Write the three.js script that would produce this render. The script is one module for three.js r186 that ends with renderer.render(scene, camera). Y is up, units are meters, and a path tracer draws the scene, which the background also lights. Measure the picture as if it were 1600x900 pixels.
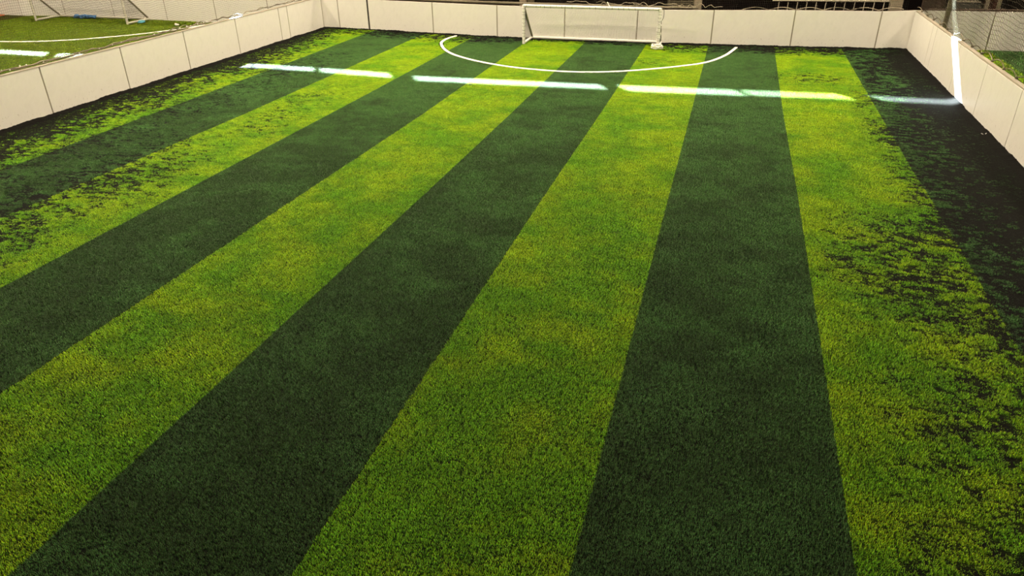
import * as THREE from 'three';
import { mergeGeometries } from 'three/addons/utils/BufferGeometryUtils.js';
import { RoundedBoxGeometry } from 'three/addons/geometries/RoundedBoxGeometry.js';
import { RectAreaLightUniformsLib } from 'three/addons/lights/RectAreaLightUniformsLib.js';

// ---------------------------------------------------------------- camera, sky, sun, exposure
const scene = new THREE.Scene();
const camera = new THREE.PerspectiveCamera(43.353, 16 / 9, 0.05, 200);
camera.position.set(0, 4.35, 0);
camera.rotation.set(-0.497856, 0.287306, -0.012794, 'YXZ');
scene.add(camera);
const renderer = new THREE.WebGLRenderer({ antialias: true });
renderer.toneMapping = THREE.LinearToneMapping;
renderer.toneMappingExposure = 1.0;
renderer.shadowMap.enabled = true;
RectAreaLightUniformsLib.init();
scene.background = new THREE.Color(0.45, 0.6, 0.85);

const SUN = new THREE.Vector3(-1.186, 1.153, -1.785);          // towards the sun: low, behind the far wall, from the left
const sun = new THREE.DirectionalLight(new THREE.Color(0.80, 0.95, 1.0), 155);
sun.position.copy(SUN).multiplyScalar(25).add(new THREE.Vector3(-5, 0, -18));
sun.target.position.set(-5, 0, -18);
sun.castShadow = true;
Object.assign(sun.shadow.camera, { left: -35, right: 35, top: 30, bottom: -30, near: 0.5, far: 120 });
sun.shadow.mapSize.set(4096, 4096);
scene.add(sun, sun.target);

const LAMP_COLOR = new THREE.Color(1.0, 0.82, 0.60);
const LAMP_RADIANCE = 345;
const LAMPS = [];                                                // [x, z, strength]
const LAMP_X = [-29, -21, -13, -5, 3, 11];
for (const [z, row] of [[-30, [1.2, 1.2, 1.3, 1.3, 1.25, 1.2]], [-24, [1.2, 1.2, 1.3, 1.3, 1.25, 1.2]], [-17.5, [1.1, 1.15, 1.25, 1.15, 1.1, 1.0]], [-11, [0.7, 1.2, 1.5, 0.48, 0.48, 0.5]], [-4.5, [0.3, 0.6, 0.85, 0.25, 0.22, 0.2]]]) row.forEach((f, i) => LAMPS.push([LAMP_X[i], z, f]));

// ---------------------------------------------------------------- helpers
function mulberry(a) { return () => { a |= 0; a = a + 0x6D2B79F5 | 0; let t = Math.imul(a ^ a >>> 15, 1 | a); t = t + Math.imul(t ^ t >>> 7, 61 | t) ^ t; return ((t ^ t >>> 14) >>> 0) / 4294967296; }; }
const rnd = mulberry(77);
const clamp = (v, a = 0, b = 1) => Math.min(b, Math.max(a, v));
const lerp = (a, b, t) => a + (b - a) * t;
const smooth = (a, b, v) => { const t = clamp((v - a) / (b - a)); return t * t * (3 - 2 * t); };
const hash = (i, j) => { let h = Math.imul(i, 374761393) + Math.imul(j, 668265263) | 0; h = Math.imul(h ^ h >>> 13, 1274126177); return ((h ^ h >>> 16) >>> 0) / 4294967296; };
function noise(x, y) {
  const i = Math.floor(x), j = Math.floor(y); let u = x - i, v = y - j; u = u * u * (3 - 2 * u); v = v * v * (3 - 2 * v);
  return lerp(lerp(hash(i, j), hash(i + 1, j), u), lerp(hash(i, j + 1), hash(i + 1, j + 1), u), v);
}
const fbm = (x, y, n = 4) => { let s = 0, a = 0.5, t = 0; for (let k = 0; k < n; k++) { s += a * noise(x + 17.3 * k, y - 9.1 * k); t += a; x *= 2.03; y *= 2.03; a *= 0.55; } return s / t; };

const used = {};
function numbered(name) { const n = used[name] = (used[name] ?? -1) + 1; return n ? `${name}_${String(n).padStart(3, '0')}` : name; }
function shade(o) { o.castShadow = o.receiveShadow = true; return o; }
function part(name, geo, mat, parent, label) { const m = shade(new THREE.Mesh(geo, mat)); m.name = numbered(name); if (label) m.userData.label = label; parent.add(m); return m; }
function struct(name, geo, mat) { const o = geo ? shade(new THREE.Mesh(geo, mat)) : new THREE.Group(); o.name = name; o.userData.kind = 'structure'; scene.add(o); return o; }
function thing(name, label, category, pos = [0, 0, 0], group) { const o = new THREE.Group(); o.name = numbered(name); o.position.set(...pos); o.userData = { label, category }; if (group) o.userData.group = group; scene.add(o); return o; }
const box = (w, h, d, x = 0, y = 0, z = 0, r = 0) => { const g = r ? new RoundedBoxGeometry(w, h, d, 2, r) : new THREE.BoxGeometry(w, h, d); return g.translate(x, y, z); };
const merge = (list) => mergeGeometries(list.map((g) => { const q = g.index ? g.toNonIndexed() : g; for (const k of Object.keys(q.attributes)) if (!['position', 'normal', 'uv'].includes(k)) q.deleteAttribute(k); return q; }));
const V = (x, y, z) => new THREE.Vector3(x, y, z);
function bar(a, b, r, seg = 10, r2 = r) {
  const d = b.clone().sub(a), g = new THREE.CylinderGeometry(r2, r, d.length(), seg);
  g.translate(0, d.length() / 2, 0); g.applyQuaternion(new THREE.Quaternion().setFromUnitVectors(V(0, 1, 0), d.normalize())); return g.translate(a.x, a.y, a.z);
}
const tube = (pts, r, n = pts.length * 4, seg = 6, closed = false) => new THREE.TubeGeometry(new THREE.CatmullRomCurve3(pts, closed), n, r, seg, closed);
// a cord net over a grid of points P(u, v): one thin four-sided strand per grid line
function netGeometry(P, nu, nv, ru, rv = ru) {
  const pos = [], nor = [], idx = [];
  const strand = (pts, r) => {
    const base = pos.length / 3;
    pts.forEach((p, i) => {
      const t = (pts[i + 1] ?? p).clone().sub(pts[i - 1] ?? p).normalize();
      const s = V(t.y, t.z, t.x).cross(t).normalize(), q = s.clone().cross(t);
      for (const d of [s, q, s.clone().negate(), q.clone().negate()]) { pos.push(p.x + d.x * r, p.y + d.y * r, p.z + d.z * r); nor.push(d.x, d.y, d.z); }
      if (i) for (let k = 0; k < 4; k++) { const a = base + (i - 1) * 4 + k, b = base + (i - 1) * 4 + (k + 1) % 4; idx.push(a, b, a + 4, b, b + 4, a + 4); }
    });
  };
  const su = Math.max(1, Math.ceil(nu / 6)), sv = Math.max(1, Math.ceil(nv / 6));
  for (let i = 0; i <= nu; i++) { const a = []; for (let j = 0; j <= sv; j++) a.push(P(i / nu, j / sv)); strand(a, ru); }
  for (let j = 0; j <= nv; j++) { const a = []; for (let i = 0; i <= su; i++) a.push(P(i / su, j / nv)); strand(a, rv); }
  const g = new THREE.BufferGeometry();
  g.setAttribute('position', new THREE.Float32BufferAttribute(pos, 3)); g.setAttribute('normal', new THREE.Float32BufferAttribute(nor, 3)); g.setIndex(idx); return g;
}
const mat = (r, g, b, rough = 0.8, extra = {}) => new THREE.MeshStandardMaterial({ color: new THREE.Color(r, g, b), roughness: rough, ...extra });
function canvasMap(w, h, draw, srgb = true) {
  const c = document.createElement('canvas'); c.width = w; c.height = h; draw(c.getContext('2d'), w, h);
  const t = new THREE.CanvasTexture(c); t.wrapS = t.wrapT = THREE.RepeatWrapping; if (srgb) t.colorSpace = THREE.SRGBColorSpace; return t;
}

// ---------------------------------------------------------------- materials
const boardMap = canvasMap(1024, 512, (c, w, h) => {
  c.fillStyle = '#f3f1ec'; c.fillRect(0, 0, w, h); const r = mulberry(5);
  for (let i = 0; i < 260; i++) { const x = r() * w, y = r() * h, l = 10 + r() * 60; c.fillStyle = `rgba(120,105,80,${0.004 + 0.008 * r()})`; c.beginPath(); c.ellipse(x, y, 6 + r() * 30, l, r(), 0, 7); c.fill(); }
  for (let i = 0; i < 46; i++) { const x = r() * w, y = h * (0.78 + 0.22 * r()); c.fillStyle = `rgba(70,55,40,${0.06 + 0.16 * r()})`; c.beginPath(); c.ellipse(x, y, 1 + r() * 3, 2 + r() * 9, r() * 0.6, 0, 7); c.fill(); }
  for (let i = 0; i < 14; i++) { c.strokeStyle = `rgba(80,70,55,${0.05 + 0.08 * r()})`; c.lineWidth = 1 + r(); const x = r() * w, y = r() * h; c.beginPath(); c.moveTo(x, y); c.lineTo(x + (r() - 0.5) * 90, y + (r() - 0.5) * 40); c.stroke(); }
});
boardMap.repeat.set(1 / 2.44, 1 / 1.22);
const M = {
  board: mat(0.86, 0.86, 0.84, 0.42, { map: boardMap }),
  seam: mat(0.30, 0.27, 0.21, 0.6), seamDark: mat(0.03, 0.025, 0.02, 0.8), cap: mat(0.34, 0.30, 0.23, 0.6),
  concrete: mat(0.10, 0.085, 0.075, 0.85), hall: mat(0.30, 0.28, 0.25, 0.9), ceilingPaint: mat(0.35, 0.34, 0.32, 0.9),
  darkBackdrop: mat(0.018, 0.012, 0.010, 0.95), brown: mat(0.085, 0.055, 0.035, 0.7), tan: mat(0.36, 0.31, 0.22, 0.6), olive: mat(0.16, 0.14, 0.085, 0.6),
  rail: mat(0.52, 0.47, 0.36, 0.5), goal: mat(0.80, 0.79, 0.74, 0.5), stay: mat(0.22, 0.20, 0.14, 0.6), tie: mat(0.10, 0.09, 0.07, 0.8),
  netDark: mat(0.07, 0.06, 0.045, 0.8), netMid: mat(0.24, 0.21, 0.15, 0.8), netOlive: mat(0.36, 0.32, 0.23, 0.8), netWhite: mat(0.9, 0.89, 0.85, 0.7), rope: mat(0.20, 0.17, 0.12, 0.8), clip: mat(0.75, 0.74, 0.70, 0.5),
  line: mat(0.80, 0.80, 0.72, 0.85), lineDirty: mat(0.45, 0.44, 0.38, 0.9),
  blue: mat(0.06, 0.16, 0.34, 0.8), teal: mat(0.08, 0.30, 0.38, 0.7), orange: mat(0.45, 0.14, 0.06, 0.7), scrap: mat(0.75, 0.74, 0.70, 0.8),
  slate: mat(0.075, 0.078, 0.062, 0.7), brick: mat(0.10, 0.040, 0.024, 0.9), lampBody: mat(0.5, 0.5, 0.5, 0.5),
};

// ---------------------------------------------------------------- the boards' plan (metres; x right, z towards the camera)
const XL = -14.83, XR = 5.22;
const BACK = [[-33.2, -25.9, 1.05], [-30.8, -25.85, 1.05], [-29.41, -25.8, 1.05], [-27.33, -26.05, 1.05], [-24.81, -26.05, 1.05], [-22.09, -25.92, 1.05], [-19.65, -25.8, 1.05], [-17.2, -25.7, 1.05], [XL, -25.66, 1.03],
  [-14.15, -25.6, 1.02], [-12.93, -25.58, 1.04], [-10.25, -25.22, 1.045], [-7.82, -25.06, 1.03], [-5.44, -25.03, 1.015], [-3.02, -24.99, 1.025], [-0.64, -25.14, 1.05], [1.80, -25.33, 1.09], [4.30, -25.56, 1.09], [XR, -25.66, 1.13],
  [7.47, -25.98, 1.11], [9.9, -26.05, 1.12], [12.3, -26.1, 1.12], [14.8, -26.1, 1.12]];
const backZ = (x) => { for (let i = 1; i < BACK.length; i++) if (x <= BACK[i][0]) { const a = BACK[i - 1], b = BACK[i]; return lerp(a[1], b[1], clamp((x - a[0]) / (b[0] - a[0]))); } return -26.1; };

// ---------------------------------------------------------------- turf
const EDGE = [   // the seams of the turf rolls, right to left: [z, x] pairs
  [[0, XR], [-30, XR]],
  [[-8, 3.37], [-12.6, 3.36], [-13.2, 3.34], [-23, 3.32]],
  [[-4, 1.34], [-12, 1.34], [-16.9, 1.30], [-24.2, 1.32]],
  [[-3.5, -0.65], [-7.6, -0.66], [-16.4, -0.67], [-23.4, -0.69]],
  [[-3, -2.60], [-6.4, -2.61], [-11, -2.63], [-15.9, -2.62], [-24.3, -2.64]],
  [[-2.5, -4.60], [-10.5, -4.56], [-15.4, -4.57], [-24.2, -4.64]],
  [[-4.2, -6.60], [-15, -6.49], [-23.8, -6.58]],
  [[-6, -8.57], [-16, -8.56], [-24.3, -8.61]],
  [[-7.8, -10.59], [-14, -10.47], [-24.2, -10.54]],
  [[-8, -12.55], [-24.5, -12.64]],
  [[-8, -14.53], [-24.5, -14.56]],
  [[0, XL], [-30, XL]]];
const edgeX = (k, z) => { const e = EDGE[k]; if (z >= e[0][0]) return e[0][1]; for (let i = 1; i < e.length; i++) if (z >= e[i][0]) return lerp(e[i - 1][1], e[i][1], (z - e[i - 1][0]) / (e[i][0] - e[i - 1][0])); return e[e.length - 1][1]; };
const isLight = (k) => k % 2 === 1 && k < 11 && k > 0;           // roll k lies between seams k and k + 1
const blob = (x, z, cx, cz, rx, rz) => Math.exp(-(((x - cx) / rx) ** 2) - (((z - cz) / rz) ** 2));
function wear(x, z) {                                            // how far the pile is worn off and matted with black crumb, 0..1
  let w = 0.04;
  w = Math.max(w, 0.96 * smooth(-12.1, -14.3, x) * (1 - 0.75 * smooth(-13.9, -12.9, x) * smooth(-22.8, -24, z)));
  w = Math.max(w, 0.30 * smooth(-10.0, -12, x) * smooth(-23, -20, z));
  w = Math.max(w, 0.52 * blob(x, z, -10.6, -8.5, 1.6, 4.2), 0.25 * blob(x, z, -9.7, -14, 1.0, 3));
  w = Math.max(w, (0.52 + 0.45 * smooth(3.3, 4.7, x)) * smooth(3.2, 3.5, x));
  w = Math.max(w, 0.48 * smooth(2.5, 3.4, x) * smooth(-21.5, -19, z), 0.53 * blob(x, z, 2.75, -9.6, 0.95, 1.9), 0.45 * blob(x, z, 2.0, -10.0, 0.5, 1.2), 0.42 * blob(x, z, 2.2, -20.7, 0.9, 0.7));
  w = Math.max(w, 0.42 * smooth(1.9, 3.0, x) * smooth(-9, -7, z), 0.34 * smooth(1.2, 2.2, x) * smooth(-8, -6, z));
  w = Math.max(w, 0.32 * blob(x, z, -2.0, -22, 0.8, 0.5), 0.16 * blob(x, z, -3.4, -22, 1.0, 0.8), 0.2 * blob(x, z, -9.2, -22.6, 1.2, 1.2), 0.16 * blob(x, z, -6.4, -18, 1.5, 1.2));
  const b = z - backZ(x);
  w = Math.max(w, 0.88 * smooth(1.9, 0.6, b + 0.75 * smooth(-7.5, -6.4, x) * smooth(-1.8, -2.6, x)));
  return w;
}
const wearNoisy = (x, z) => { const n = fbm(x * 8.0, z * 14, 3) - 0.5, m = fbm(x * 0.7 + 40, z * 0.7, 3) - 0.5, w = wear(x, z); return clamp(w + (n * 2.7 + m * 0.9) * Math.min(1, 0.14 + 1.6 * w) * (1 - 0.6 * smooth(0.85, 1, w))); };

const LIGHT_A = [0.465, 0.510, 0.002], LIGHT_B = [0.230, 0.385, 0.004], DARK_A = [0.100, 0.168, 0.036], DARK_B = [0.058, 0.094, 0.020], CRUMB = [0.0066, 0.0054, 0.0036];
function turfTint(light, x, z, w) {  // dark strips pale towards the back: grazing sheen mixed into their colour
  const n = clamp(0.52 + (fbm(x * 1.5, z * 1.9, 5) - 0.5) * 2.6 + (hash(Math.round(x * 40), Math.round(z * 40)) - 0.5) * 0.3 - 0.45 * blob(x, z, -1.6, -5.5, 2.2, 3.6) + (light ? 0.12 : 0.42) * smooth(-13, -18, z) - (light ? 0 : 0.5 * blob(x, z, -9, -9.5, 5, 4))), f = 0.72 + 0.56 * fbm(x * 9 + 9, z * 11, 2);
  const a = light ? LIGHT_A : DARK_A, b = light ? LIGHT_B : DARK_B;
  return [0, 1, 2].map((i) => lerp(lerp(b[i], a[i], n) * f, CRUMB[i] * 1.6, clamp((w - 0.22) * 1.25) * (light ? 0.72 : 0.85)));
}
const grainMap = canvasMap(1024, 1024, (c, w, h) => {
  c.fillStyle = '#8a8a8a'; c.fillRect(0, 0, w, h); const r = mulberry(21); c.lineCap = 'round';
  for (let i = 0; i < 26000; i++) { const v = Math.floor(30 + 225 * r()), x = r() * w, y = r() * h, a = r() * 7, l = 4 + r() * 9; c.strokeStyle = `rgba(${v},${v},${v},0.75)`; c.lineWidth = 1.4; for (const dx of [0, x < 20 ? w : x > w - 20 ? -w : 0]) { c.beginPath(); c.moveTo(x + dx, y); c.lineTo(x + dx + Math.cos(a) * l, y + Math.sin(a) * l); c.stroke(); } }
});
grainMap.repeat.set(1 / 1.3, 1 / 1.3);
const groundMat = new THREE.MeshPhysicalMaterial({ specularIntensity: 0.2, vertexColors: true, map: grainMap, roughness: 0.95, bumpMap: grainMap, bumpScale: 0.004 });
groundMat.bumpMap = grainMap;
const bladeMat = new THREE.MeshPhysicalMaterial({ color: 0xffffff, vertexColors: true, roughness: 0.55, specularIntensity: 0.24, side: THREE.DoubleSide });

// tufts: a 5 cm square of leaning blades, four densities, three variants of each
const TUFT = 0.04, DENS = [1, 0.7, 0.42, 0.18, 0.03];
function tuft(seed, dens) {
  const r = mulberry(seed), pos = [], nor = [], col = [], idx = [], n = Math.max(1, Math.round(30 * dens));
  for (let i = 0; i < n; i++) {
    const x = (r() - 0.5) * TUFT, z = (r() - 0.5) * TUFT, a = r() * 6.283, h = 0.012 + 0.012 * r(), lean = 0.003 + 0.013 * r(), wd = 0.0010 + 0.0005 * r(), b = r() * 6.283;
    const dx = Math.cos(a), dz = Math.sin(a), sx = -dz * wd, sz = dx * wd, base = pos.length / 3, t = r();
    const c = t < 0.12 ? [1.45, 1.25, 1.5] : t < 0.3 ? [0.62, 0.66, 0.7] : [0.85 + 0.3 * r(), 0.88 + 0.24 * r(), 0.9];
    const mid = [x + dx * lean * 0.35, h * 0.7, z + dz * lean * 0.35], tip = [x + dx * lean, h, z + dz * lean];
    pos.push(x - sx, 0, z - sz, x + sx, 0, z + sz, mid[0] - sx, mid[1], mid[2] - sz, mid[0] + sx, mid[1], mid[2] + sz, ...tip);
    const tilt = 0.55, nn = V(Math.cos(b) * tilt, 1, Math.sin(b) * tilt).normalize();
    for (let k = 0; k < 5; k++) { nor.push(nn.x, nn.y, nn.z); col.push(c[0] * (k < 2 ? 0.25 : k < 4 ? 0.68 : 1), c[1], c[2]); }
    idx.push(base, base + 1, base + 2, base + 1, base + 3, base + 2, base + 2, base + 3, base + 4);
  }
  const g = new THREE.BufferGeometry();
  g.setAttribute('position', new THREE.Float32BufferAttribute(pos, 3)); g.setAttribute('normal', new THREE.Float32BufferAttribute(nor, 3)); g.setAttribute('color', new THREE.Float32BufferAttribute(col, 3)); g.setIndex(idx); return g;
}
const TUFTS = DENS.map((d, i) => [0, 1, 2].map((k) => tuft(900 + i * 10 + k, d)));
const inView = (() => {                                          // what the photograph, or a step to its side, could show of the ground
  const hAt = (z) => [-14.9 + Math.max(0, (z + 8.5)) * 1.9 - 1.6, 5.3 - Math.max(0, z + 13) * 0.36 + 0.9];
  return (x, z) => { const [a, b] = hAt(z); return x > a && x < b; };
})();
// the curved line: its centre line on the ground, used to keep the pile off it
const ARC = [[-9.30, -24.95], [-9.40, -24.4], [-9.36, -23.71], [-9.17, -23.2], [-8.72, -22.38], [-8.25, -21.79], [-7.59, -21.23], [-6.82, -20.75], [-5.91, -20.36], [-4.95, -20.16], [-4.02, -20.15], [-3.3, -20.32], [-2.62, -20.63], [-1.36, -21.52], [-0.65, -22.23], [-0.14, -23.40], [0.05, -24.2], [0.17, -24.8]];
const arcCurve = new THREE.CatmullRomCurve3(ARC.map(([x, z]) => V(x, 0, z)));
const arcPts = arcCurve.getSpacedPoints(400);
const LARC = [[-26.0, -20.42], [-24.68, -20.43], [-23.48, -20.68], [-22.55, -21.12], [-21.81, -21.72], [-21.05, -22.51], [-20.47, -23.40], [-20.0, -24.33], [-19.8, -25.2]];
const larcPts = new THREE.CatmullRomCurve3(LARC.map(([x, z]) => V(x, 0, z))).getSpacedPoints(200);
const near = (pts, w) => { const s = new Set(); for (const p of pts) for (let i = -2; i <= 2; i++) for (let j = -2; j <= 2; j++) { const X = Math.round(p.x / 0.05) + i, Z = Math.round(p.z / 0.05) + j; if (Math.hypot(X * 0.05 - p.x, Z * 0.05 - p.z) < w) s.add(X + ',' + Z); } return s; };
const onArc = near(arcPts, 0.085), onLarc = near(larcPts, 0.09);

const floor = struct('floor');
part('slab', box(70, 0.3, 62, -8, -0.2, -10), M.concrete, floor);
function turfSheet(k, light, x0, x1, z0, z1, dx, dz, tintOf) {
  const nx = Math.max(2, Math.round((x1(z0) - x0(z0)) / dx)), nz = Math.round((z0 - z1) / dz), pos = [], col = [], uv = [], idx = [];
  for (let j = 0; j <= nz; j++) { const z = lerp(z0, z1, j / nz); for (let i = 0; i <= nx; i++) { const x = lerp(x0(z), x1(z), i / nx); pos.push(x, 0, z); uv.push(x, z); col.push(...tintOf(x, z)); } }
  for (let j = 0; j < nz; j++) for (let i = 0; i < nx; i++) { const a = j * (nx + 1) + i, b = a + nx + 1; idx.push(a, a + 1, b, a + 1, b + 1, b); }
  const g = new THREE.BufferGeometry(); g.setAttribute('position', new THREE.Float32BufferAttribute(pos, 3)); g.setAttribute('color', new THREE.Float32BufferAttribute(col, 3)); g.setAttribute('uv', new THREE.Float32BufferAttribute(uv, 2)); g.setIndex(idx); g.computeVertexNormals(); return g;
}
function pile(name, spots, parent, sx = 1, sy = 1) {              // spots: per density and variant, [x, z, turn, colour]
  const mtx = new THREE.Matrix4(), q = new THREE.Quaternion(), up = V(0, 1, 0), c = new THREE.Color();
  spots.forEach((list, s) => {
    if (!list.length) return;
    const im = shade(new THREE.InstancedMesh(TUFTS[Math.floor(s / 3)][s % 3], bladeMat, list.length)); im.name = numbered(name); im.userData.kind = 'stuff';
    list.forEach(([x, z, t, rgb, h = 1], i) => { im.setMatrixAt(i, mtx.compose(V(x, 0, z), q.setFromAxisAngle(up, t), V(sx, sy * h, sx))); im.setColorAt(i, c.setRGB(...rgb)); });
    parent.add(im);
  });
}
for (let k = 0; k < 11; k++) {
  const light = isLight(k), zb = -25.9;
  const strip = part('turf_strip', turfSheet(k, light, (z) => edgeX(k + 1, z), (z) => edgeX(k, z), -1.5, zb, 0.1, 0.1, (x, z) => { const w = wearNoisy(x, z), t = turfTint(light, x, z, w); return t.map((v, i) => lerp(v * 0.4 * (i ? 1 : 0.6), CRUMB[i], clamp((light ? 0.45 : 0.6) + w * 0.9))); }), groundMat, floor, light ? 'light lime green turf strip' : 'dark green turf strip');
  const spots = Array.from({ length: 15 }, () => []);
  const n = Math.max(1, Math.round((edgeX(k, -15) - edgeX(k + 1, -15)) / TUFT));
  for (let z = -2.2; z > zb; z -= TUFT) for (let i = 0; i < n; i++) {
    const x = lerp(edgeX(k + 1, z), edgeX(k, z), (i + 0.5) / n) + (rnd() - 0.5) * 0.008;
    if (!inView(x, z) || z < backZ(x) + 0.02) continue;
    if (z < -20 && onArc.has(Math.round(x / 0.05) + ',' + Math.round(z / 0.05))) continue;
    const w = wearNoisy(x, z), d = 1 - w + (rnd() - 0.5) * (0.2 + 0.5 * Math.min(1, w * 2)), v = d > 0.74 ? 0 : d > 0.56 ? 1 : d > 0.4 ? 2 : d > 0.22 ? 3 : 4;
    const jit = w > 0.25 ? 0.034 : 0.008, turn = w > 0.25 ? rnd() * Math.PI * 2 : Math.floor(rnd() * 4) * Math.PI / 2;
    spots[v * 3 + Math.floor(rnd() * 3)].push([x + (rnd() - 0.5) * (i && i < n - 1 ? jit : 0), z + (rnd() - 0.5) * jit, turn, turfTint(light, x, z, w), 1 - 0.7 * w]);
  }
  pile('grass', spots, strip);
}
function ribbon(pts, w, y) {
  const pos = [], idx = [];
  pts.forEach((p, i) => {
    const t = (pts[i + 1] ?? p).clone().sub(pts[i - 1] ?? p).normalize(), s = V(-t.z, 0, t.x), r = 1 + 0.16 * (hash(i, 3) - 0.5);
    for (const [o, h] of [[-0.5, 0], [-0.42, y], [0.42, y], [0.5, 0]]) pos.push(p.x + s.x * o * w * r, h, p.z + s.z * o * w * r);
    if (i) for (let k = 0; k < 3; k++) { const a = (i - 1) * 4 + k; idx.push(a, a + 1, a + 4, a + 1, a + 5, a + 4); }
  });
  const g = new THREE.BufferGeometry(); g.setAttribute('position', new THREE.Float32BufferAttribute(pos, 3)); g.setIndex(idx); g.computeVertexNormals(); return g;
}
const lineMat = M.line.clone(); lineMat.side = THREE.DoubleSide;
part('curved_line', ribbon(arcPts, 0.088, 0.02), lineMat, floor, 'white curved line in front of the goal');

// the neighbouring fields
function sidePitch(label, x0, x1, z0, z1, tint, keep, skip) {
  const f = part('turf_strip', turfSheet(0, true, () => x0, () => x1, z0, z1, 0.25, 0.25, (x, z) => tint(x, z).map((v) => v * 0.5)), groundMat, floor, label);
  const spots = Array.from({ length: 15 }, () => []), s = 2;
  for (let z = z0; z > z1; z -= TUFT * s) for (let x = x0 + 0.05; x < x1; x += TUFT * s) {
    if (!keep(x, z) || z < backZ(x) + 0.03 || (skip && skip.has(Math.round(x / 0.05) + ',' + Math.round(z / 0.05)))) continue;
    spots[Math.floor(rnd() * 3)].push([x + (rnd() - 0.5) * 0.02, z + (rnd() - 0.5) * 0.02, Math.floor(rnd() * 4) * Math.PI / 2, tint(x, z)]);
  }
  pile('grass', spots, f, s, 1.2);
}
const leftTint = (x, z) => { const n = fbm(x * 0.6, z * 0.9, 3), f = 0.8 + 0.4 * fbm(x * 4, z * 4, 2); return [(0.165 + 0.06 * n) * f, (0.185 + 0.035 * n) * f, 0.005 * f]; };
sidePitch('green turf of the neighbouring field', -33, XL - 0.06, -11.5, -26.1, leftTint, (x, z) => x > -29 && z < -14 + (x + 15) * 0.55 + 1.5, onLarc);
part('curved_line', ribbon(larcPts, 0.07, 0.022), lineMat, floor, 'yellowish white curved line on the neighbouring field');
sidePitch('lime green turf strip beside the right wall', XR + 0.06, 7.52, -12, -26.1, (x, z) => turfTint(true, x, z, 0.12), (x, z) => z < -17, null);
sidePitch('dark green turf beyond the lime strip', 7.52, 13, -12, -26.1, (x, z) => turfTint(false, x, z, 0.1).map((v) => v * 1.15), (x, z) => z < -20, null);

// heaped black crumb and torn pile along the feet of the boards
function turfLip(name, pts, inward, label) {
  const pos = [], idx = [], col = [], uv = [];
  pts.forEach((p, i) => {
    const h = 0.012 + 0.06 * Math.max(0, fbm(i * 0.09, 7.7, 4) - 0.3) + 0.012 * hash(i, 9);
    for (const [d, y] of [[0, h], [0.035, h * 0.9], [0.09, h * 0.45], [0.2, 0.004]]) { pos.push(p.x + inward.x * d, y, p.z + inward.z * d); col.push(...CRUMB.map((v) => v * (0.8 + 0.9 * hash(i, d * 100 | 0)))); uv.push(i * 0.04, d); }
    if (i) for (let k = 0; k < 3; k++) { const a = (i - 1) * 4 + k; idx.push(a, a + 4, a + 1, a + 1, a + 4, a + 5); }
  });
  const g = new THREE.BufferGeometry(); g.setAttribute('position', new THREE.Float32BufferAttribute(pos, 3)); g.setAttribute('color', new THREE.Float32BufferAttribute(col, 3)); g.setAttribute('uv', new THREE.Float32BufferAttribute(uv, 2)); g.setIndex(idx); g.computeVertexNormals();
  const m = groundMat.clone(); m.side = THREE.DoubleSide; part(name, g, m, floor, label);
}
const run = (a, b, n) => Array.from({ length: n + 1 }, (_, i) => a.clone().lerp(b, i / n));
turfLip('turf_edge', run(V(XL + 0.005, 0, -4), V(XL + 0.005, 0, -25.6), 540), V(1, 0, 0), 'black crumb edge along the left wall');
turfLip('turf_edge', run(V(XR - 0.005, 0, -8), V(XR - 0.005, 0, -25.6), 440), V(-1, 0, 0), 'black crumb edge along the right wall');
turfLip('turf_edge', Array.from({ length: 501 }, (_, i) => { const x = lerp(XL, XR, i / 500); return V(x, 0, backZ(x) + 0.005); }), V(0, 0, 1), 'black crumb edge along the back wall');

// ---------------------------------------------------------------- the boards
const GAP = 0.019;
function panel(a, b, parent, faces, gapA = GAP, gapB = GAP) {      // a, b: [x, z, height]; the face looks to the side given by faces
  const dx = b[0] - a[0], dz = b[1] - a[1], L = Math.hypot(dx, dz), s = new THREE.Shape();
  s.moveTo(gapA, 0); s.lineTo(L - gapB, 0); s.lineTo(L - gapB, b[2]); s.lineTo(gapA, a[2]); s.closePath();
  const g = new THREE.ExtrudeGeometry(s, { depth: 0.024, bevelEnabled: true, bevelThickness: 0.003, bevelSize: 0.003, bevelOffset: -0.003, bevelSegments: 2 });
  g.translate(0, 0, -0.027);
  const m = part('panel', g, M.board, parent); m.position.set(a[0], 0, a[1]); m.rotation.y = Math.atan2(-dz, dx); if (faces < 0) m.geometry.translate(0, 0, 0.027);
  return m;
}
function seamPost(p, h, parent, w = 0.06, m = M.seam, d = 0.05, dx = 0, dz = 0) { return part('seam_post', box(w, h - 0.004, d, p[0] + dx, (h - 0.004) / 2, p[1] + dz), m, parent); }
const wallBack = struct('wall_back');
BACK.forEach((p, i) => {
  if (i) panel(BACK[i - 1], p, wallBack, 1, i - 1 === 10 ? 0.035 : i - 1 === 8 || i - 1 === 18 ? 0 : GAP, i === 10 ? 0.035 : i === 8 || i === 18 ? 0 : GAP);
  seamPost(p, p[2], wallBack, 0.12, i === 10 ? M.seamDark : M.seam, 0.05, 0, -0.042);
});
const wallLeft = struct('wall_left'), wallRight = struct('wall_right');
const LZ = [-3.4, -5.8, -8.2, -10.6, -13.02, -15.48, -17.9, -20.32, -22.75, -23.28, -25.62], RZ = [-5.8, -8.2, -10.6, -13.0, -15.4, -17.73, -20.02, -22.55, -23.02, -25.62];
const LH = 1.06, RH = 1.1;
for (let i = 0; i < LZ.length; i++) { if (i) panel([XL, LZ[i - 1], LH], [XL, LZ[i], LH], wallLeft, 1); seamPost([XL, LZ[i]], LH, wallLeft, 0.05, M.seam, 0.12, -0.042); }
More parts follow.
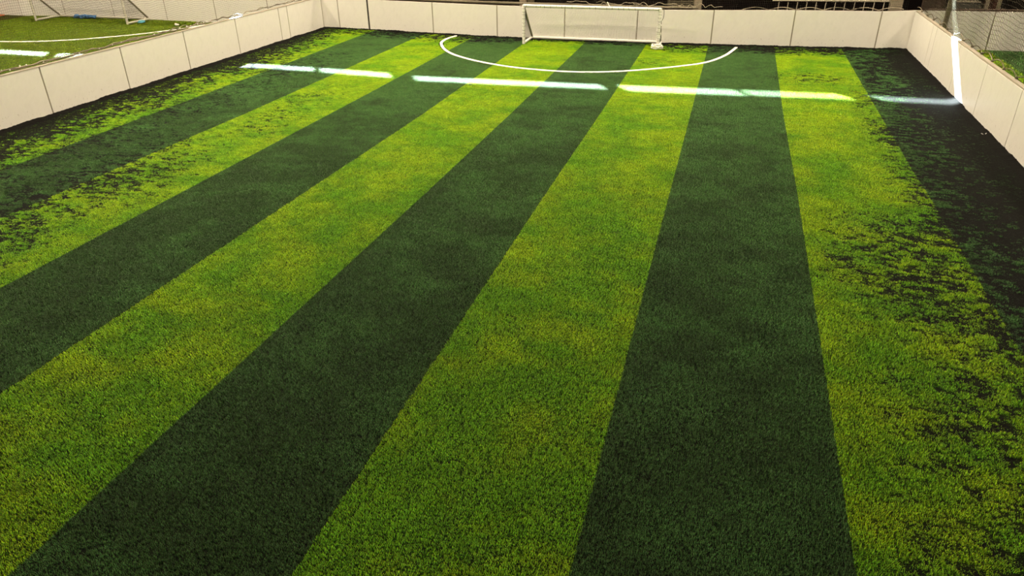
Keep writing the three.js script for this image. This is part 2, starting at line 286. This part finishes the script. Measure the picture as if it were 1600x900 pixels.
for (let i = 0; i < RZ.length; i++) { if (i) panel([XR, RZ[i], RH], [XR, RZ[i - 1], RH], wallRight, 1, 0.012, 0.012); seamPost([XR, RZ[i]], RH, wallRight, 0.05, M.seam, 0.1, 0.042); }
// the outer skins, towards the neighbouring fields
for (let i = 1; i < LZ.length; i++) panel([XL - 0.11, LZ[i], LH], [XL - 0.11, LZ[i - 1], LH], wallLeft, 1);
for (let i = 1; i < RZ.length; i++) panel([XR + 0.11, RZ[i - 1], RH], [XR + 0.11, RZ[i], RH], wallRight, 1);
part('cap_rail', box(0.12, 0.02, 22.2, XL - 0.055, LH + 0.011, -14.5, 0.006), M.cap, wallLeft);
part('cap_rail', box(0.10, 0.035, 19.8, XR + 0.06, RH + 0.019, -15.7, 0.008), M.cap, wallRight);
for (let i = 1; i < BACK.length; i++) { const a = BACK[i - 1], b = BACK[i]; const g = bar(V(a[0], a[2] - 0.01, a[1] - 0.06), V(b[0], b[2] - 0.01, b[1] - 0.06), 0.022, 6); part('cap_rail', g, M.brown, wallBack); }

// ---------------------------------------------------------------- the hall
const HX0 = -36, HX1 = 22, HZ0 = -33, HZ1 = 8, HY = 11;
struct('ceiling', box(HX1 - HX0 + 1, 0.3, HZ1 - HZ0 + 1, (HX0 + HX1) / 2, HY + 0.15, (HZ0 + HZ1) / 2), M.ceilingPaint);
struct('wall_west', box(0.3, HY + 0.3, HZ1 - HZ0 + 1, HX0 - 0.15, HY / 2 - 0.1, (HZ0 + HZ1) / 2), M.hall);
struct('wall_east', box(0.3, HY + 0.3, HZ1 - HZ0 + 1, HX1 + 0.15, HY / 2 - 0.1, (HZ0 + HZ1) / 2), M.hall);
struct('wall_south', box(HX1 - HX0 + 1, HY + 0.3, 0.3, (HX0 + HX1) / 2, HY / 2 - 0.1, HZ1 + 0.15), M.hall);
{ // the north wall: a row of narrow clerestory openings lets the sun in
  const s = new THREE.Shape([[HX0 - 0.5, -0.2], [HX1 + 0.5, -0.2], [HX1 + 0.5, HY + 0.1], [HX0 - 0.5, HY + 0.1]].map(([x, y]) => new THREE.Vector2(x, y)));
  const slit = (x0, x1, y0, y1, h) => s.holes.push(new THREE.Path([[x0, y0], [x1, y1], [x1, y1 + h], [x0, y0 + h]].map(([x, y]) => new THREE.Vector2(x, y))));
  slit(-34.5, -30.42, 8.98, 9.0, 0.32); slit(-30.0, -22.9, 9.03, 9.0, 0.32); slit(-22.84, -20.83, 8.99, 9.06, 0.30); slit(-20.66, -18.5, 9.07, 9.19, 0.34);
  slit(-17.84, -12.6, 9.32, 9.2, 0.31); slit(-12.12, -9.12, 9.18, 9.07, 0.36); slit(-8.99, -6.58, 9.06, 8.97, 0.33); slit(-5.92, 1.2, 8.95, 8.87, 0.31);
  struct('wall_north', new THREE.ExtrudeGeometry(s, { depth: 0.05, bevelEnabled: false }).translate(0, 0, HZ0 - 0.05), M.hall);
}
struct('added_shade_deck', box(HX1 - HX0, 0.3, 6.6, (HX0 + HX1) / 2, 3.4, -29.7), M.hall);  // unseen deck, added to shade the space behind the back wall
struct('dark_backdrop_wall', box(HX1 - HX0, 3.3, 0.12, (HX0 + HX1) / 2, 1.6, -31.5), M.darkBackdrop);  // near-black backdrop closing off the space under the added deck

const ORDINAL = ['first', 'second', 'third', 'fourth', 'fifth', 'sixth'];
LAMPS.forEach(([x, z, s], i) => {
  const t = thing('ceiling_lamp', `warm rectangular ceiling lamp, ${ORDINAL[i % 6]} from the left in the ${ORDINAL[Math.floor(i / 6)]} row from the back`, 'lamp', [x, HY - 0.5, z], 'high bay lamps under the ceiling');
  part('housing', box(1.3, 0.1, 0.5, 0, 0.06, 0, 0.02), M.lampBody, t);
  part('diffuser', box(1.2, 0.02, 0.42, 0, 0, 0), new THREE.MeshStandardMaterial({ color: 0xffffff, emissive: LAMP_COLOR, emissiveIntensity: 2 }), t);
  for (const k of [-0.5, 0.5]) part('cable', box(0.015, 0.42, 0.015, k, 0.3, 0), M.lampBody, t);
  const l = new THREE.RectAreaLight(LAMP_COLOR, LAMP_RADIANCE * s, 1.2, 0.42);
  l.position.set(0, -0.03, 0); l.rotation.x = -Math.PI / 2; t.add(l);
});

// ---------------------------------------------------------------- nets above the boards
function sag(n, amp) { return (u) => amp * Math.sin(u * n * Math.PI) ** 2; }
{
  const t = thing('divider_net', 'dark square mesh net hanging above the long left wall', 'net', [XL - 0.06, 0, 0]);
  part('netting', netGeometry((u, v) => V(0.05 * Math.sin(u * 40 + v * 3), LH + 0.06 + v * 3.4 + 0.015 * Math.sin(u * 150), lerp(-8.5, -25.55, u)), 330, 66, 0.0018), M.netDark, t);
  // bunched foot of the net: a wavering roll with pale clips
  const roll = (z0, z1, r, amp, seed, y) => { const n = Math.round((z0 - z1) * 9), pts = []; for (let i = 0; i <= n; i++) pts.push(V(0.05 * (noise(i * 0.7, seed) - 0.5), y + amp * noise(i * 0.45, seed + 5) , lerp(z0, z1, i / n))); return tube(pts, r, n * 2, 5); };
  part('bottom_rope', merge([roll(-8.5, -25.5, 0.012, 0.07, 1, LH + 0.05), roll(-8.5, -25.5, 0.008, 0.10, 2, LH + 0.05), roll(-8.5, -19.0, 0.016, 0.05, 3, LH + 0.05)]), M.rope, t);
  for (let i = 0; i < 60; i++) { const z = -10.5 - i * 0.15 - rnd() * 0.08; if (z < -19.6) break; if (rnd() < 0.45) continue; part('clip', box(0.025, 0.016 + 0.02 * rnd(), 0.02 + 0.03 * rnd(), 0.0, LH + 0.06 + 0.05 * rnd(), z, 0.006), M.clip, t); }
}
{
  const t = thing('divider_net', 'dark square mesh net hanging above the right wall', 'net', [XR + 0.06, 0, 0]);
  part('netting', netGeometry((u, v) => V(0.025 * Math.sin(u * 33 + v * 4), RH + 0.09 + v * 3.4 + 0.025 * Math.sin(u * 60 + v * 5), lerp(-12, -25.3, u)), 148, 38, 0.0042), M.netOlive, t);
  const pts = []; for (let z = -12; z > -25.5; z -= 0.82) for (let k = 0; k < 8; k++) pts.push(V(0.02, RH + 0.075 + 0.09 * Math.sin(k / 8 * Math.PI) * (0.6 + 0.5 * hash(Math.round(z * 7), 2)), z - 0.82 * k / 8));
  part('bottom_rope', tube(pts, 0.011, pts.length * 2, 6), M.rope, t);
  for (let z = -12; z > -25.5; z -= 0.82) part('clip', box(0.05, 0.05, 0.05, 0.01, RH + 0.08, z, 0.01), M.rope, t);
}
{
  const t = thing('backstop_net', 'square mesh net hanging above the far back wall', 'net', [0, 0, 0]);
  part('netting', netGeometry((u, v) => { const x = lerp(-14.7, 5.0, u); return V(x, 1.06 + v * 2.1, backZ(x) - 0.1 + 0.04 * Math.sin(u * 50)); }, 360, 40, 0.0026), M.netMid, t);
  const pts = []; for (let x = 0.2; x < 4.3; x += 0.8) for (let k = 0; k < 8; k++) { const X = x + 0.1 * k; pts.push(V(X, 1.07 + 0.02 * (X - 0.2) / 2 + 0.075 * Math.sin(k / 8 * Math.PI), backZ(X) - 0.09)); }
  part('bottom_rope', tube(pts, 0.011, pts.length * 2, 6), M.tan, t);
  const loose = (x0, x1, y, s) => { const q = []; for (let i = 0; i <= 16; i++) { const x = lerp(x0, x1, i / 16); q.push(V(x, y + 0.14 * (noise(i * 0.6, s) - 0.3), backZ(x) - 0.08 + 0.05 * noise(i, s + 3))); } return tube(q, 0.008, 50, 5); };
  part('loose_cord', merge([loose(-5.4, -3.9, 1.14, 1), loose(-4.4, -2.9, 1.17, 2), loose(-3.2, -1.6, 1.16, 3), loose(-2.4, -1.2, 1.13, 4), loose(-1.8, -0.4, 1.15, 5)]), M.tan, t);
}

// ---------------------------------------------------------------- behind the back wall
function backBar(name, label, x0, x1, y0, y1, dz, r, m) { const t = thing(name, label, 'rail'); const n = 8, pts = []; for (let i = 0; i <= n; i++) { const x = lerp(x0, x1, i / n); pts.push(V(x, lerp(y0, y1, i / n), backZ(x) + dz)); } part('pipe', tube(pts, r, 40, 10), m, t); for (const k of [1, 4, 7]) part('bracket', box(0.05, pts[k].y, 0.05, pts[k].x, pts[k].y / 2, pts[k].z - 0.02), M.brown, t); return t; }
backBar('pipe_rail', 'brown pipe rail running behind the back wall left of and behind the goal', -13.4, -1.15, 1.10, 1.09, -0.2, 0.04, M.tan);
backBar('pipe_rail', 'dark pipe rail behind the back wall of the right neighbouring field', 5.5, 11, 1.13, 1.14, -0.2, 0.03, M.brown);
function column(x, w, z, d, m, label) { const t = thing('column', label, 'column', [x, 0, z]); part('shaft', box(w, 3.25, d, 0, 1.625, 0, 0.01), m, t); part('base_plate', box(w + 0.08, 0.03, d + 0.08, 0, 0.015, 0), M.brown, t); }
column(-7.08, 0.2, -25.75, 0.2, M.tan, 'tan square column rising behind the left end of the goal');
column(-6.88, 0.2, -26.05, 0.2, M.olive, 'darker column close behind the tan one at the goal\'s left end');  // same column as the tan one; its darker side is an olive shaft
column(-1.19, 0.23, -25.8, 0.2, M.tan, 'tan square column behind the wall just right of the goal');
column(4.70, 0.34, -25.95, 0.25, M.tan, 'wide tan column at the right end of the white railing');
{
  const t = thing('railing', 'pale metal railing of upright bars behind the back wall', 'railing', [0, 0, -26.4]);
  part('top_rail', bar(V(1.12, 1.235, 0), V(4.62, 1.285, 0), 0.03), M.rail, t);
  part('bottom_rail', bar(V(1.12, 0.22, 0), V(4.62, 0.22, 0), 0.02), M.rail, t);
  for (let i = 0; i < 12; i++) { const x = 1.30 + i * 0.283; part('baluster', bar(V(x, i === 0 || i === 11 ? 0 : 0.22, 0), V(x + 0.03, 1.24 + 0.014 * (x - 1.12), 0), 0.015, 8), M.rail, t); }
}
{
  const t = thing('bench', 'pale slatted bench end behind the wall beside the tan column', 'bench', [-1.75, 0, -26.1]);
  for (let i = 0; i < 5; i++) part('slat', box(0.9, 0.025, 0.03, 0, 1.0 + i * 0.055, -0.02 * i, 0.006), M.olive, t);
  for (const s of [-0.4, 0, 0.4]) part('leg', box(0.04, 1.22, 0.04, s, 0.61, -0.1), M.olive, t);
}
{
  const t = thing('brick_pier', 'dark red brown brick pier behind the right field wall', 'pier', [7.72, 0, -27.6]);
  for (let j = 0; j < 26; j++) for (let i = 0; i < 2; i++) part('brick', box(j % 2 ? 0.2 : 0.19, 0.07, 0.2, -0.1 + i * 0.205 + (j % 2 ? 0.02 : 0), 0.04 + j * 0.08, 0, 0.006), M.brick, t);
}
{
  const t = thing('cabinet', 'low dark slate cabinet with a cream top edge behind the right field wall', 'cabinet', [7.02, 0, -27.6]);
  part('body', box(0.72, 1.16, 0.5, 0, 0.58, 0, 0.01), M.slate, t); part('top_edge', box(0.7, 0.035, 0.54, 0, 1.21, 0, 0.006), M.rail, t);
  for (const s of [-0.175, 0.175]) part('door', box(0.33, 1.05, 0.02, s, 0.58, 0.26, 0.005), M.slate, t);
}
{
  const t = thing('wood_screen', 'dark brown board screen behind the right corner of the pitch', 'screen', [6.1, 0, -27.6]);
  for (let i = 0; i < 5; i++) part('board', box(0.13, 1.9, 0.04, -0.28 + i * 0.138, 0.95, 0, 0.006), M.brown, t);
}
column(6.53, 0.09, -27.4, 0.1, M.tan, 'thin tan post right of the brown board screen');
column(7.53, 0.12, -27.3, 0.12, M.tan, 'tan post between the slate cabinet and the brick pier');
{
  const t = thing('net_post', 'dark olive post standing behind the right wall near the corner', 'post', [5.43, 0, -22.78]);
  part('shaft', box(0.1, 3.6, 0.1, 0, 1.8, 0, 0.01), M.olive, t); part('foot', box(0.2, 0.02, 0.2, 0, 0.012, 0), M.olive, t);
}
{
  const t = thing('net_post', 'dark thin post at the middle of the right field\'s back wall', 'post', [7.62, 0, -26.45]);
  part('shaft', box(0.09, 3.2, 0.09, 0, 1.6, 0, 0.01), M.olive, t);
}

// ---------------------------------------------------------------- goals
function makeGoal(label, W, D, H, pos, opt) {
  const t = thing('goal', label, 'goal', pos, 'small white goals');
  const w = W / 2, post = opt.post;
  part('crossbar', bar(V(-w, H, 0), V(w, H, 0), post), opt.frame, t);
  for (const s of [-1, 1]) {
    part('post', bar(V(s * w, 0, 0), V(s * w, H + post * 0.6, 0), post), opt.frame, t);
    part('stay', bar(V(s * w, H - 0.02, -0.03), V(s * (w - 0.02), 0.06, -D), 0.035), M.stay, t);
    part('base_bar', bar(V(s * w, 0.05, 0), V(s * w, 0.05, -D), 0.042), opt.frame, t);
  }
  part('back_bar', bar(V(-w, 0.05, -D), V(w, 0.05, -D), 0.045), opt.frame, t);
  part('net', merge([netGeometry((u, v) => V(lerp(-w, w, u), lerp(H - 0.03, 0.06, v), lerp(-0.05, -D, v) - 0.06 * Math.sin(v * 3.14) + 0.015 * Math.sin(u * 90)), Math.round(W / opt.mesh), Math.round(1.7 / opt.mesh / opt.tall), opt.cord, opt.cord / opt.tall ** 1.5),
    ...[-1, 1].map((s) => netGeometry((u, v) => V(s * w, lerp(H - 0.05, 0.06, v), -0.02 - u * D * (0.03 + 0.95 * v)), Math.round(D / opt.mesh), Math.round(H / opt.mesh / opt.tall), opt.cord, opt.cord / opt.tall ** 1.5))].map((g) => { g.deleteAttribute('uv'); return g; })), opt.net, t);
  const r = mulberry(opt.seed), ties = [];
  for (let x = -w + 0.1; x < w; x += 0.11 + 0.12 * r()) ties.push(new THREE.TorusGeometry(post + 0.002, 0.0045, 4, 10, 2 + 4 * r()).rotateY(Math.PI / 2).rotateZ((r() - 0.5) * 0.8).translate(x, H - 0.005, 0));
  for (const s of [-1, 1]) for (let y = 0.15; y < H; y += 0.07 + 0.06 * r()) ties.push(new THREE.TorusGeometry(post + 0.002, 0.0045, 4, 10, 2 + 4 * r()).rotateX(Math.PI / 2 + (r() - 0.5) * 0.9).translate(s * w, y, 0));
  part('net_tie', merge(ties), M.tie, t);
  return t;
}
{
  const g = makeGoal('white framed goal with a white net standing against the far back wall', 4.36, 1.02, 1.19, [-4.39, 0, -23.97], { post: 0.048, frame: M.goal, mesh: 0.055, tall: 1.7, cord: 0.0024, net: M.netWhite, seed: 3 });
  // net gathered round the right post and heaped at its foot
  const r = mulberry(8), wrap = [];
  for (let k = 0; k < 7; k++) { const q = []; for (let i = 0; i <= 14; i++) q.push(V(2.18 + (r() - 0.5) * 0.13, 1.12 - i * 0.08, 0.02 - 0.09 * r())); wrap.push(tube(q, 0.014, 44, 5)); }
  part('gathered_net', merge(wrap), M.netWhite, g);
  const heap = []; for (let k = 0; k < 9; k++) { const q = [], a = r() * 6.3; for (let i = 0; i < 6; i++) q.push(V(2.16 + Math.cos(a + i) * (0.06 + 0.15 * r()), 0.03 + 0.13 * r(), 0.02 + Math.sin(a + i) * (0.05 + 0.1 * r()))); heap.push(tube(q, 0.018, 22, 5, true)); }
  part('net_heap', merge(heap), M.netWhite, g);
  part('hanging_cord', tube([V(2.2, 1.24, -0.05), V(2.27, 1.22, -0.05), V(2.29, 1.1, -0.05), V(2.285, 0.95, -0.05), V(2.25, 0.86, -0.05)], 0.010, 24, 6), M.tie, g, 'dark hooked cord');
  part('clip', bar(V(0.62, 1.2, 0), V(0.52, 1.36, 0), 0.02, 6), M.goal, g);
}
makeGoal('dull framed goal with a dark net on the left neighbouring field', 4.52, 1.22, 1.2, [-25.2, 0, -24.66], { post: 0.045, frame: mat(0.52, 0.50, 0.42, 0.6), mesh: 0.10, tall: 1, cord: 0.0026, net: M.netDark, seed: 4 });

// ---------------------------------------------------------------- small things
function lump(n, sx, sy, sz, r, seed) { const q = mulberry(seed), l = []; for (let i = 0; i < n; i++) { const p = []; const cx = (q() - 0.5) * sx, cz = (q() - 0.5) * sz; for (let k = 0; k < 6; k++) p.push(V(cx + (q() - 0.5) * 0.26, r + q() * sy, cz + (q() - 0.5) * 0.16)); l.push(tube(p, r * (0.7 + 0.6 * q()), 26, 7, true)); } return merge(l); }
function small(name, label, cat, geo, m, pos) { const o = shade(new THREE.Mesh(geo, m)); o.name = numbered(name); o.userData = { label, category: cat }; o.position.set(...pos); scene.add(o); return o; }
small('fabric_heap', 'long crumpled blue fabric heap behind the goal on the left field', 'fabric', lump(16, 1.05, 0.1, 0.12, 0.035, 11), M.blue, [-25.95, 0, -25.62]);
small('fabric_heap', 'small teal crumpled cloth by the right foot of the left field\'s goal', 'fabric', lump(5, 0.25, 0.05, 0.16, 0.03, 12), M.teal, [-22.62, 0, -25.05]);
small('floor_mat', 'flat orange red mat at the foot of the left field\'s back wall', 'mat', box(0.75, 0.05, 0.3, 0, 0.03, 0, 0.015), M.orange, [-30.55, 0, -25.5]);
small('paper_cup', 'small crushed white cup lying on the left field', 'cup', new THREE.LatheGeometry([[0.001, -0.07], [0.035, -0.07], [0.05, 0.07], [0.046, 0.07], [0.032, -0.06]].map(([a, b]) => new THREE.Vector2(a, b)), 14).rotateZ(1.5).translate(0, 0.055, 0), M.scrap, [-20.69, 0, -24.73]);
function scrap(label, x, z, s, turn) { const q = []; for (let i = 0; i <= 8; i++) { const a = i / 8 * 2.2; q.push(V(Math.cos(a) * 0.05 * s, 0.016 + 0.012 * Math.sin(i), Math.sin(a) * 0.05 * s)); } const o = small('scrap', label, 'scrap', tube(q, 0.006 * s, 20, 5), M.scrap, [x, 0, z]); o.rotation.y = turn; }
scrap('white curled scrap lying on the dark strip at the right', 4.02, -9.3, 1.0, 1.2);
scrap('tiny pale scrap on the dark strip, further back than the curled one', 4.85, -11.4, 0.7, 0.4);
scrap('pale scrap at the foot of the right wall', 5.08, -16.35, 1.3, 0);

renderer.render(scene, camera);
